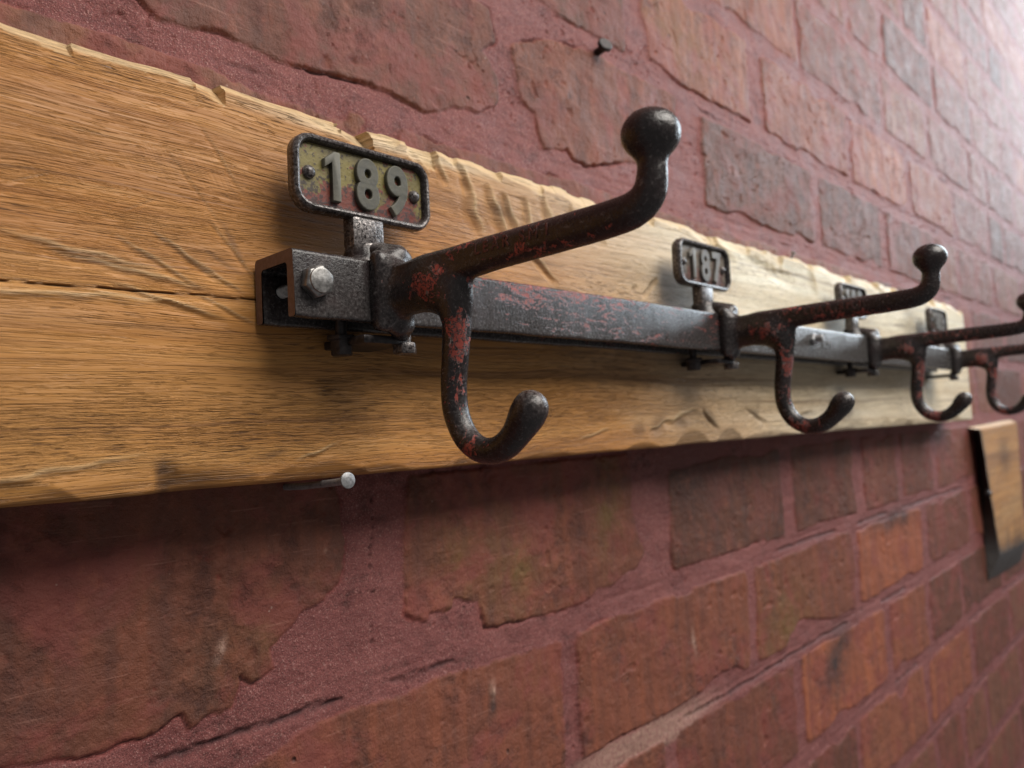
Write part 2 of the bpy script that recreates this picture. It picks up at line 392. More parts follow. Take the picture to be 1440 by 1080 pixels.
def make_wall():
    def axis(lo, hi, f):
        out = [lo]
        while out[-1] < hi: out.append(out[-1] + f(out[-1]))
        return np.array(out)
    xs = axis(-420, 2700, lambda x: .72 if 30 < x < 330 else (.72 + (x - 330) / 330. if x >= 330 else 6.0) if x < 1750 else 14.)
    xs = np.array([x for x in xs])
    zs1 = axis(0, 1000, lambda z: .78 if z < 230 else min(3.2, .78 + (z - 230) / 220.))
    zs = np.concatenate([-zs1[:0:-1], zs1])
    X, Z = np.meshgrid(xs, zs, indexing='ij')
    # courses wander a little
    Zw = Z + 2.2 * pn(X / 170., Z / 300., 3) + 1.2 * pn(X / 45., Z / 60., 5)
    Xw = X + 3.2 * pn(X / 120., Z / 38., 7) + 1.5 * pn(X / 22., Z / 20., 8)
    k = np.floor((Zw - ZB) / H).astype(int)
    sdf = np.full(X.shape, 99.0); tone = np.zeros_like(X); orange = np.zeros_like(X); rel = np.zeros_like(X)
    for r in range(k.min(), k.max() + 1):
        rows = list(ROWS.get(r, []))
        rr = random.Random(100 + r)
        if not rows:
            x = -430 + rr.random() * 200; rows = []
            while x < 2750:
                w = 200 if rr.random() > .25 else 98
                rows.append((x, x + w)); x += w + 22
        else:
            x = rows[-1][1] + 22
            while x < 2750:
                w = 200 if rr.random() > .3 else 98
                rows.append((x, x + w)); x += w + 22
            x = rows[0][0] - 22
            while x > -430:
                rows.insert(0, (x - 200, x)); x -= 222
        nb = len(ROWS.get(r, [])); first = rows.index(ROWS[r][0]) if nb else 0
        zc = ZB + (r + .5) * H
        m = (k == r)
        xx = Xw[m]; zz = Zw[m]; x0 = X[m]; z0 = Z[m]
        best = np.full(xx.shape, 99.); tb = np.zeros_like(xx); ob = np.zeros_like(xx); rb = np.zeros_like(xx)
        for i, (a, b) in enumerate(rows):
            key = (r, i - first) if nb else None
            rc = rr.uniform(2, 7)
            if key in POLY: continue
            hw = (b - a) / 2 + 1.5; hz = H / 2 - 8.0
            q = np.abs(xx - (a + b) / 2) - hw + rc; w = np.abs(zz - zc - 1.5) - hz + rc
            d = np.hypot(np.maximum(q, 0), np.maximum(w, 0)) + np.minimum(np.maximum(q, w), 0) - rc
            t = TONE.get(key, rr.random()); o = ORANGE.get(key, (.55 if rr.random() < .15 else 0.0))
            hi = d < best
            best = np.where(hi, d, best); tb = np.where(hi, t, tb); ob = np.where(hi, o, ob); rb = np.where(hi, rr.uniform(.7, 1.5), rb)
        sdf[m] = best; tone[m] = tb; orange[m] = ob; rel[m] = rb
    # ragged, broken brick edges; some corners lost
    loss = 6.0 * sstep(.12, .75, pn(X / 62., Z / 40., 21)) + 9 * sstep(.42, .9, pn(X / 85., Z / 70., 29))
    sdf = sdf + loss
    for key, P in POLY.items():
        xsP = [q[0] for q in P]; zsP = [q[1] for q in P]
        m = (X > min(xsP) - 12) & (X < max(xsP) + 12) & (Z > min(zsP) - 12) & (Z < max(zsP) + 12)
        d = poly_sdf(X[m], Z[m], P); old = sdf[m]; hi = d < old
        sdf[m] = np.where(hi, d, old); tone[m] = np.where(hi, TONE.get(key, .4), tone[m]); orange[m] = np.where(hi, ORANGE.get(key, 0), orange[m]); rel[m] = np.where(hi, 1.0, rel[m])
    sdf = sdf + 1.6 * fbm(X / 9., Z / 9., 31, 3) + .5 * pn(X / 2.4, Z / 2.4, 33)
    brick = sstep(.55, -.55, sdf)
    under = sstep(-.15, .45, pn(X / 48., Z / 30., 41))
    lowside = sstep(0, 1.4, -(Zw - (np.floor((Zw - ZB) / H) + .5) * H - ZB) / 30.)
    crack = np.exp(-(sdf / .75) ** 2) * np.clip(-.15 + under * .95 + .45 * lowside + .6 * (X < 215) * (Z < -20) * (Z > -112) + .35 * (Z > 150) * (X < 420), 0, 1) * (.25 + .75 * sstep(-.25, .3, pn(X / 26., Z / 22., 151)))
    # tooled bed joints: a dark recessed line in places
    zj = (np.round((Z + 2.0 * pn(X / 210., Z * 0 + 3, 61) + .8 * pn(X / 22., Z / 40., 62) - ZB) / H))
    dj = Z + 2.0 * pn(X / 210., Z * 0 + 3, 61) + .8 * pn(X / 22., Z / 40., 62) - ZB - zj * H + 1.5
    present = sstep(-.12, .12, pn(X / 105. + zj * 7.3, zj * 3.1, 71) + np.where(zj == -3, .22, 0) + np.where(zj == -5, .2, 0) + np.where(zj >= 0, -.45, 0) + np.where((zj == -3) & (X < 110), -1, 0) + np.where((zj == -3) & (X > 190) & (X < 420), -.8, 0) + np.where(zj == -4, -.1, 0) + np.where(zj == -2, -2., 0))
    ragged = sstep(-.35, .25, pn(X / 6., Z / 3., 75) + present - .5)
    wj = 1.5 + .7 * pn(X / 14., zj, 74)
    wj = wj + .5 * pn(X / 3., Z / 3., 78)
    groove = np.exp(-(dj / np.maximum(wj, .35)) ** 2 * 1.1) * present * ragged * (.55 + .45 * sstep(-.4, .3, pn(X / 5., Z / 2., 79)))
    # perpend with a line of small holes, left of the second brick in view
    hx = X - 207 - .05 * (Z + 60); hx = hx + 1.2 * pn(X * 0 + .5, Z / 7., 76); hole = .8 * np.exp(-(hx / .7) ** 2) * sstep(.1, .5, pn(X / 6., Z / 2.6, 77)) * (Z < -25) * (Z > -92)
    groove = np.maximum(groove, hole)
    tool = np.exp(-((dj + 6) / 2.4) ** 2) - np.exp(-((dj - 5) / 2.0) ** 2)      # trowel ridges beside the joint
    h = brick * (1.05 * rel) + brick * (1.1 * fbm(X / 34., Z / 26., 81, 4) + .22 * fbm(X / 6., Z / 6., 83, 3))
    h = h + (1 - brick) * (1.0 * fbm(X / 40., Z / 14., 91, 4) + .30 * fbm(X / 4., Z / 2.2, 93, 3) + .55 * tool * sstep(-.2, .5, pn(X / 90., zj * 5.7, 95)))
    # fine paint cracks and lumps over everything
    ck = np.abs(pn(X / 30. + .6 * pn(X / 9., Z / 9., 141), Z / 20. + .6 * pn(X / 8., Z / 8., 142), 143))
    ck = np.exp(-(ck / .022) ** 2) * sstep(.08, .35, pn(X / 55., Z / 45., 144)) * sstep(-.3, .2, pn(X / 7., Z / 7., 145))
    ck = ck * (.35 + .65 * sstep(100, 200, Z))
    crack = np.maximum(crack, .8 * ck)
    h = h + .45 * np.abs(fbm(X / 13., Z / 10., 147, 3)) * (.5 + brick * .5)
    h = h - crack * (1.3 + .9 * (Z > 140)) - groove * 1.9
    chips = sstep(.45, .62, pn(X / 11., Z / 9., 101)) * sstep(.0, .4, pn(X / 60., Z / 60., 103)) * brick
    h = h - chips * .8
    pit = sstep(.66, .76, pn(X / 4.2, Z / 3.6, 105)) * sstep(-.1, .4, pn(X / 45., Z / 40., 106))
    h = h - pit * .9
    crack = np.clip(crack + .35 * chips * sstep(.75, .45, pn(X / 11., Z / 9., 101)) + .5 * pit, 0, 1)
    def blob(x, z, rx, rz, ang=0.0):
        c, s_ = math.cos(ang), math.sin(ang)
        u = (X - x) * c + (Z - z) * s_; v = -(X - x) * s_ + (Z - z) * c
        return np.exp(-((u / rx) ** 2 + (v / rz) ** 2))
    pale = blob(136, -76, 1.6, 4.2, -.35) + .9 * blob(277, -130, 2.0, 4.0) + .8 * blob(472, -150, 2.0, 8, .1) + .5 * blob(183, -46, .8, .8) + .8 * blob(506, -112, 8, 3) * 0
    pale = np.maximum(pale, .75 * sstep(.2, -.2, np.abs(dj) / 14 - .7) * (zj == -4) * sstep(300, 380, X) * sstep(530, 430, X) * (1 - brick))
    pale = np.maximum(pale, .5 * sstep(0.1, .5, pn(X / 60., Z / 60., 131)) * sstep(300, 380, Z) * brick * 0)
    dark_patch = blob(720, -222, 40, 22, .5) + blob(905, -118, 60, 10) + blob(277, -138, 2.5, 4.5) + .4 * blob(480, -40, 60, 25)  # darker patches at set spots on the wall
    olive = blob(300, -72, 22, 26) + blob(385, -50, 14, 38) + .7 * blob(255, -66, 16, 26) + .9 * blob(620, -170, 50, 34) + .5 * blob(500, 290, 60, 30) + .7 * blob(316, 190, 4, 14) + .35 * blob(150, -80, 30, 18)
    h = h + 1.2 * blob(136, -76, 1.4, 4.0, -.35) + 1.5 * blob(277, -130, 1.8, 3.6)
    V = np.stack([X * MM, -h * MM, Z * MM], -1).reshape(-1, 3)
    F = grid_faces(*X.shape)
    me = np_mesh('brick_wall', V, F, True, dict(brick=brick, tone=tone, crack=crack, groove=groove, pale=np.clip(pale, 0, 1), dark_patch=np.clip(dark_patch, 0, 1), orange=orange, olive=np.clip(olive, 0, 1)))
    o = link('brick_wall', me, M['wall']); o.location = (0, 0, Z0)
    tag(o, 'old brick wall thickly painted plum red, with cracked mortar and bare orange bricks', 'wall')
make_wall()

# ------------------------------------------------------------------ board
PB = 35.0      # front face of the board
def make_board():
    dx = []
    x = -120.0
    while x < 1131:
        dx.append(x); x += (3.0 if x < 45 else (.62 if x < 340 else min(2.2, .62 + (x - 340) / 320.)))
    dx.append(1131.0)
    xs = np.array(dx); nv = 250
    v = np.linspace(0, 1, nv)
    # outline
    top = 127.5 + 1.6 * pn(xs / 95., xs * 0, 201) + .7 * pn(xs / 17., xs * 0, 203) + .9 * (cellr(np.floor(xs / 14.), 5) - .5) * (xs > 190) * 1.3
    top = top - 3.0 * sstep(1085, 1131, xs) + 1.5 * sstep(500, 900, xs)
    bot = -14.0 + .5 * pn(xs / 70., xs * 0, 207) - 4.0 * sstep(500, 1100, xs) * .5
    X = np.repeat(xs[:, None], nv, 1)
    Z = bot[:, None] + (top - bot)[:, None] * v[None, :]
    zt = np.repeat(top[:, None], nv, 1); zb = np.repeat(bot[:, None], nv, 1)
    P = PB + .35 * fbm(X / 120., Z / 30., 211, 3) + .10 * fbm(X / 26., Z / 2.2, 213, 3)
    pale = 1.0 * sstep(220, 600, X + 1.1 * (Z - 60)) * (.8 + .2 * sstep(20, 90, Z)) - .25 * sstep(40, 0, Z) * sstep(420, 200, X) + .10 * fbm(X / 60., Z / 12., 215)  # paler to the right: sapwood, plus the brighter light put into the colour
    dark = np.zeros_like(X); split = np.zeros_like(X); cut = np.zeros_like(X); saw = np.zeros_like(X)
    # top arris: adzed facets
    e = zt - Z
    w0 = 3.2 + 1.2 * pn(X / 60., Z * 0, 221)
    ch = np.maximum(0, w0 - e) * .9
    cut = np.maximum(cut, sstep(w0 + .4, w0 - .6, e))
    r2 = random.Random(11)
    fx = 60.0
    while fx < 1120:
        wd = r2.uniform(9, 30) * (1.0 if fx < 480 else 1.9); dp = r2.uniform(4, 12) * (1 if fx > 175 else .75); sl = r2.uniform(.35, .9); sk = r2.uniform(-.9, -.2) if fx > 190 else r2.uniform(-.3, .3)
        u = (X - fx - sk * e) / wd
        prof = np.clip(u, 0, 1) ** .7 * (u < 1)
        c2 = np.maximum(0, dp * (.55 + .45 * prof) - e) * sl * (u > 0) * (u < 1)
        ch = np.maximum(ch, c2)
        cut = np.maximum(cut, .75 * ((c2 > .05) * 1.0) * (.5 + .5 * (u > .55)))
        fx += wd * r2.uniform(.75, 1.3)
    P = P - ch
    # bottom arris: knocked scallops
    e2 = Z - zb
    P = P - np.maximum(0, 1.1 - e2) * .8
    r3 = random.Random(5); fx = 60.0
    sc_list = [(92, 26, 9, .10), (118, 20, 6, .25)]
    while fx < 1110:
        sc_list.append((fx, r3.uniform(7, 26) * (1 if fx < 300 else 1.7), r3.uniform(2.5, 9), r3.uniform(.25, .6))); fx += r3.uniform(25, 60)
    for cx, wd, dp, sl in sc_list:
        u = (X - cx) / wd
        hgt = dp * np.clip(1 - u * u, 0, 1) ** .8
        c2 = np.maximum(0, hgt - e2) * sl
        P = P - c2
        dark = np.maximum(dark, .22 * sstep(.0, 1.0, c2) * (.4 + .6 * sstep(.2, -.9, u)))
    # gouges: cx, cz, half length, half width, angle (deg), depth, bright lip
    G = [(246, 104, 14, 5.5, -72, 1.9), (262, 104, 15, 5.0, -62, 2.2), (272, 106, 11, 4.0, -58, 1.8), (284, 106, 11, 4.5, -80, 1.6), (300, 110, 10, 4.5, -70, 1.5),
         (322, 108, 12, 5.0, -68, 1.4), (345, 110, 11, 6.0, -75, 1.2), (292, 84, 17, 3.4, -33, 2.0), (216, 119, 7, 3.5, -65, 1.4), (228, 118, 7, 3, -60, 1.3),
         (242, 118, 8, 4, -55, 1.6), (392, 82, 11, 2.6, 38, 2.6), (376, 80, 3, 3, 40, 1.2),
         (560, 113, 45, 7, -6, 1.6), (640, 112, 16, 9, -60, 1.3), (720, 118, 40, 6, -10, 1.3), (480, 118, 26, 6, -14, 1.2), (850, 112, 50, 8, -8, 1.4),
         (420, 2, 20, 6, 12, 1.8), (455, 1, 12, 3, -35, 2.6), (395, -2, 14, 4, 15, 1.5), (330, -5, 15, 3, 10, 1.2), (520, 2, 18, 4, -20, 1.6), (600, 0, 20, 5, 10, 1.4),
         (95, 56, 26, 3.0, -9, 1.0), (112, 63, 15, 2.4, -34, .9), (103, 60, 16, 2.2, -28, .8), (122, 58, 12, 2.0, -30, .8), (80, 60, 24, 3.2, -8, .9), (128, 68, 14, 1.5, -50, .6),
         (78, 46, 34, 3.4, 2, .9), (106, 47, 20, 2.6, -14, 1.1), (124, 47, 14, 1.8, -24, .8), (160, -5, 10, 2.6, 18, 1.1), (70, -7, 30, 4, 8, .8),
         (66, 81, 7, .6, 25, .5), (98, 79, 7, .6, 30, .5), (125, 100, 14, 1.0, -55, .5), (115, 88, 16, 1.2, -52, .4)]
    for cx, cz, L, w, a, d in G:
        a = math.radians(a); c, s_ = math.cos(a), math.sin(a)
        w = w * (1.5 if cz > 90 else 1.1)
        u = ((X - cx) * c + (Z - cz) * s_) / L; t = (-(X - cx) * s_ + (Z - cz) * c) / w
        t = t + .25 * pn(X / 9., Z / 9., 231)
        ins = np.clip(1 - u * u, 0, 1)
        prof = np.where(t > 0, np.clip(1 - t * 2.2, 0, 1), np.clip(1 + t, 0, 1))      # steep upper lip, long lower slope
        P = P - d * ins ** .6 * prof
        lip = np.exp(-((t - .48) / .16) ** 2) * ins
        P = P + .25 * lip * min(1, d)
        cut = np.maximum(cut, .8 * lip * min(1, d))
        dark = np.maximum(dark, .15 * ins * prof * min(1, d * .7))
    def blob(x, z, rx, rz, ang=0.0):
        c, s_ = math.cos(ang), math.sin(ang)
        u = (X - x) * c + (Z - z) * s_; w = -(X - x) * s_ + (Z - z) * c
        return np.exp(-((u / rx) ** 2 + (w / rz) ** 2) ** 1.6)
    dark = np.maximum(dark, 1.2 * blob(103.8, -9.5, 3.0, 6.5, .2)); dark = np.maximum(dark, .55 * blob(112, -11.5, 12, 4.6, -.25)); dark = np.maximum(dark, .25 * blob(82, -11, 20, 3.2, .12))
    for q in [(140, -4, 6, 1.2, .15), (455, 1, 12, 4, -.6), (393, -1.5, 9, 6, .3), (372, -3, 7, 4, 0), (420, 0, 10, 4, 0), (392, 82, 9, 1.6, .66), (376, 79, 2.5, 3.5, .6), (268, 108, 5, 6, -.9), (129, 70, 1.3, 8, .5), (124, 64, 7, .9, -.5), (347, 113, 2.4, 1.3, 0), (520, 3, 10, 3, -.4), (610, 2, 16, 3, 0), (700, 0, 14, 4, .2)]:
        dark = np.maximum(dark, .62 * blob(*q))
    dark = np.maximum(dark, .35 * blob(900, 96, 26, 30) ) ; dark = np.maximum(dark, .25 * blob(760, 84, 40, 14))
    rough_m = np.clip(cut + dark, 0, 1)
    P = P + .22 * rough_m * fbm(X / 5., Z / 1.4, 251, 3)
    kn = blob(104.5, -9.5, 4.2, 6.0, .25); P = P - 1.5 * kn - .6 * blob(113, -12, 12, 4, -.25); dark = np.maximum(dark, .9 * kn); dark = np.maximum(dark, .75 * blob(101.6, -9.5, 1.5, 6.5, .1))
    # long drying split, to the left of the rail
    zs_ = 50.0 + (X - 60) * .022 + .45 * pn(X / 24., X * 0, 241) + .25 * pn(X / 5., X * 0, 242)
    wd = (.20 + .16 * sstep(70, 140, X) * 1.0) * sstep(175, 140, X)
    cr = np.exp(-((Z - zs_) / np.maximum(wd, .05)) ** 2) * (X < 180)
    split = np.maximum(split, cr); P = P - 1.2 * cr
    step = sstep(.2, -3.5, Z - zs_) * sstep(-9, -3, Z - zs_)      # wood lifted below the split
    P = P + .8 * step * sstep(150, 120, X)
    saw = sstep(210, 130, X) * sstep(84, 96, Z + (X - 60) * .1) * .9 + .4 * sstep(150, 90, X) * sstep(70, 80, Z)
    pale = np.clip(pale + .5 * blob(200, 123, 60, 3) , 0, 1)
    # assemble: front sheet, then top, bottom, end and back
    nu = len(xs)
    V = np.stack([X, P, Z], -1).reshape(-1, 3)
    F = grid_faces(nu, nv)[:, ::-1]
    idx = np.arange(nu * nv).reshape(nu, nv)
    base = len(V); back = []
    bp = 3.0
    ring = [(idx[:, 0], 0), (idx[:, -1], 0)]
    Vb = np.stack([np.concatenate([xs, xs]), np.full(2 * nu, bp), np.concatenate([bot, top])], -1)
    bi = base + np.arange(nu); ti = base + nu + np.arange(nu)
    F2 = [np.stack([idx[:-1, 0], idx[1:, 0], bi[1:], bi[:-1]], -1), np.stack([idx[1:, -1], idx[:-1, -1], ti[:-1], ti[1:]], -1), np.stack([bi[:-1], bi[1:], ti[1:], ti[:-1]], -1)]
    V = np.concatenate([V, Vb])
    pad = lambda a: np.concatenate([a.ravel(), np.zeros(2 * nu)])
    # end cap at the right (fan of quads to a copied back line)
    nb0 = len(V); zl = Z[-1]; Ve = np.stack([np.full(nv, xs[-1]), np.full(nv, bp), zl], -1); V = np.concatenate([V, Ve]); ei = nb0 + np.arange(nv)
    nl0 = len(V); Vl = np.stack([np.full(nv, xs[0]), np.full(nv, bp), Z[0]], -1); V = np.concatenate([V, Vl]); li = nl0 + np.arange(nv)
    F2.append(np.stack([idx[-1, :-1], idx[-1, 1:], ei[1:], ei[:-1]], -1)); F2.append(np.stack([idx[0, 1:], idx[0, :-1], li[:-1], li[1:]], -1))
    F = np.concatenate([F] + F2)
    A = {}
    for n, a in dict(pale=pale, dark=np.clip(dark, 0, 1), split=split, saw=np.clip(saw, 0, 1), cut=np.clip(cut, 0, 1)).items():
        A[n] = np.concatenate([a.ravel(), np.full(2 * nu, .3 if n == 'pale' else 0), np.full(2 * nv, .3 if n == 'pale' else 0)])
    V = np.stack([V[:, 0], -V[:, 1], V[:, 2]], -1) * MM
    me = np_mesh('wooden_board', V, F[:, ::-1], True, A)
    me.set_sharp_from_angle(angle=math.radians(55))
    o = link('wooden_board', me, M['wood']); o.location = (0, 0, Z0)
    tag(o, 'long rough-hewn wooden board with chipped pale edges, fixed along the brick wall', 'board')
make_board()

# ------------------------------------------------------------------ rail
def prof_pts():
    """inverted U channel outline (p, z): front 62, back 36.5, top 65, bottom 42"""
    pts = []
    def arc(cp, cz, r, a0, a1, n=5):
        for i in range(n + 1):
            a = math.radians(a0 + (a1 - a0) * i / n); pts.append((cp + r * math.cos(a), cz + r * math.sin(a)))
    f, b, t, lo, th = 62.0, 36.5, 65.0, 42.0, 4.2
    arc(f - 1.2, lo + 1.2, 1.2, -90, 0); arc(f - 1.8, t - 1.8, 1.8, 0, 90); arc(b + 1.8, t - 1.8, 1.8, 90, 180); arc(b + 1.2, lo + 1.2, 1.2, 180, 270)
    arc(b + th - 1, lo + 1, 1, 270, 360); arc(b + th + 1.6, t - th - 1.6, 1.6, 180, 90); arc(f - th - 1.6, t - th - 1.6, 1.6, 90, 0); arc(f - th + 1, lo + 1, 1, 180, 270)
    return pts

def make_rail():
    root = empty('hook_rail', 136, 36, 42); X0, X1 = 136.0, 968.0
    tag(root, 'iron channel bar with chipped black and red paint, bolted along the wooden board', 'rail')
    pr = np.array(prof_pts()); n = len(pr)
    xs = np.concatenate([np.arange(X0, 440, 1.5), np.arange(440, X1, 4.0), [X1]])
    # denser points on the front flange for worn edges
    X = np.repeat(xs[:, None], n, 1); Pp = np.repeat(pr[None, :, 0], len(xs), 0); Zp = np.repeat(pr[None, :, 1], len(xs), 0)
    dz = .35 * pn(X / 30., Zp / 9., 301) + .12 * pn(X / 5., Zp / 5., 302); dp = .22 * pn(X / 24., Zp / 7., 303) + .10 * pn(X / 3., Zp / 3., 304)
    endj = np.exp(-(X - X0) / 2.0)
    V = np.stack([X + endj * .8 * pn(Pp / 4., Zp / 4., 305) - X0, -(Pp + dp - 36), Zp + dz - 42], -1).reshape(-1, 3) * MM
    i = np.arange(len(xs) * n).reshape(len(xs), n); j = np.roll(i, -1, 1)
    F = np.stack([i[:-1], i[1:], j[1:], j[:-1]], -1).reshape(-1, 4)
    bare = sstep(425, 470, X) * .95 + .15
    flake = .55 * np.exp(-((X - 245) / 65) ** 2) * sstep(50, 58, Zp) + .42 * np.exp(-((X - 330) / 90) ** 2) - .25 * sstep(180, 160, X) + .25 * np.exp(-((X - 420) / 20) ** 2)
    wear = .25 * sstep(63.5, 65, Zp) + .22 * sstep(44.5, 42.5, Zp)
    bare = np.where(X < 440, .04 + .22 * sstep(47, 43, Zp) + .22 * sstep(.15, .6, pn(X / 60., Zp / 8., 306)) * .7, bare)
    me = np_mesh('channel', V, F[:, ::-1], True, dict(bare=np.clip(bare, 0, 1), flake=flake, wear=wear))
    me.set_sharp_from_angle(angle=math.radians(50))
    ch = link('channel', me, M['rail'], root)
    # rusty sawn end: a face plate over the U outline at the near end, plus the far end
    for nm, xx, flip in (('sawn_end', -.25, 1), ('sawn_end', X1 - X0 + .25, 0)):
        vs = [(xx * MM, -(a - 36) * MM, (b - 42) * MM) for a, b in pr]
        m2 = bpy.data.meshes.new(nm); m2.from_pydata(vs, [], [tuple(range(n)) if flip else tuple(range(n))[::-1]]); m2.update()
        import bmesh
        bm = bmesh.new(); bm.from_mesh(m2); bmesh.ops.triangulate(bm, faces=bm.faces); bm.to_mesh(m2); bm.free()
        link(nm, m2, M['rust'], root)
    # bolts through the channel
    def bolt(x, z, thread=True):
        b = MB()
        b.lathe('p', [(26.0, 5.9), (29.4, 5.9), (30.3, 5.0)], 6, .35, (x - X0, 0, z - 42))
        o = b.build('bolt', M['zinc'], root, False, .35, 2, 25)
        h = MB(); h.lathe('p', [(30.2, 4.5), (30.7, 4.3), (30.9, 3.6)], 24, 0, (x - X0, 0, z - 42))
        h.build('bolt_face', M['zinc'], o, True)
        if thread:
            t = MB(); prof = []
            for q in range(0, 44):
                prof.append((1.5 + q * .5, 2.35 if q % 2 else 1.85))
            t.lathe('p', prof, 16, 0, (x - X0, 0, z - 42)); t.build('thread', M['zinc'], o, True)
    bolt(143.6, 53.9)
    b = MB(); b.lathe('p', [(25.8, 4.6), (28.4, 4.6), (29.2, 3.6)], 6, .1, (563 - X0, 0, 56 - 42)); b.lathe('p', [(29.0, 2.6), (34, 2.5), (34.6, 1.9)], 14, 0, (563 - X0, 0, 56 - 42))
    b.build('bolt', M['zinc_bright'], root, True)
    # washers / nuts hanging below the channel
    for x in (163, 415, 675):
        q = MB(); q.lathe('z', [(-11, 4.2), (-5.5, 4.4), (-5.2, 5.6), (-3.6, 5.6)], 6, .2, (x - X0, 12, 0)); q.lathe('z', [(-4, 2.2), (14, 2.2)], 12, 0, (x - X0, 12, 0))
        q.build('fixing_nut', M['black'], root, False, .3)
    # small cast marks on the bare length of bar
    cu = bpy.data.curves.new('cast_marks', 'FONT'); cu.body = 'BCM'; cu.size = .0075; cu.extrude = .0003
    tmp = bpy.data.objects.new('t', cu); col.objects.link(tmp); dg = bpy.context.evaluated_depsgraph_get()
    m3 = bpy.data.meshes.new_from_object(tmp.evaluated_get(dg)); bpy.data.objects.remove(tmp)
    o = link('cast_marks', m3, M['zinc_bright'], root); o.rotation_euler = (math.pi / 2, 0, 0); o.location = lp(582 - X0, 62.3 - 36, 51 - 42)
make_rail()

# ------------------------------------------------------------------ hook castings (distance field -> mesh)
def smin(a, b, k):
    h = np.clip(.5 + .5 * (b - a) / k, 0, 1)
    return b * (1 - h) + a * h - k * h * (1 - h)

def surface_nets(D, org, st):
    nx, ny, nz = D.shape
    ins = D < 0
    c = [(0, 0, 0), (1, 0, 0), (0, 1, 0), (1, 1, 0), (0, 0, 1), (1, 0, 1), (0, 1, 1), (1, 1, 1)]
    sl = lambda A, d: A[d[0]:nx - 1 + d[0], d[1]:ny - 1 + d[1], d[2]:nz - 1 + d[2]]
    cnt = sum(sl(ins, d).astype(np.int8) for d in c)
    act = (cnt > 0) & (cnt < 8)
    ids = np.full(act.shape, -1, np.int64); ids[act] = np.arange(act.sum())
    cells = np.argwhere(act)
    acc = np.zeros((len(cells), 3)); w = np.zeros(len(cells))
    vals = {d: D[cells[:, 0] + d[0], cells[:, 1] + d[1], cells[:, 2] + d[2]] for d in c}
    for a in range(8):
        for b in range(a + 1, 8):
            da, db = np.array(c[a]), np.array(c[b])
            if np.abs(da - db).sum() != 1: continue
            va, vb = vals[c[a]], vals[c[b]]; m = (va < 0) != (vb < 0)
            t = np.where(m, va / np.where(m, va - vb, 1), 0)
            acc += np.where(m[:, None], da + t[:, None] * (db - da), 0); w += m
    V = (cells + acc / w[:, None]) * st + org
    Fs = []
    for ax in range(3):
        e = [0, 0, 0]; e[ax] = 1
        A = ins[:nx - e[0], :ny - e[1], :nz - e[2]]; B = ins[e[0]:, e[1]:, e[2]:]
        for flip in (0, 1):
            q = np.argwhere((A & ~B) if not flip else (~A & B))
            u, v = [(1, 2), (2, 0), (0, 1)][ax]
            q = q[(q[:, u] > 0) & (q[:, v] > 0)]
            def cell(du, dv):
                r = q.copy(); r[:, u] -= du; r[:, v] -= dv; return ids[r[:, 0], r[:, 1], r[:, 2]]
            f = np.stack([cell(1, 1), cell(0, 1), cell(0, 0), cell(1, 0)], -1)
            Fs.append(f if not flip else f[:, ::-1])
    return V, np.concatenate(Fs)

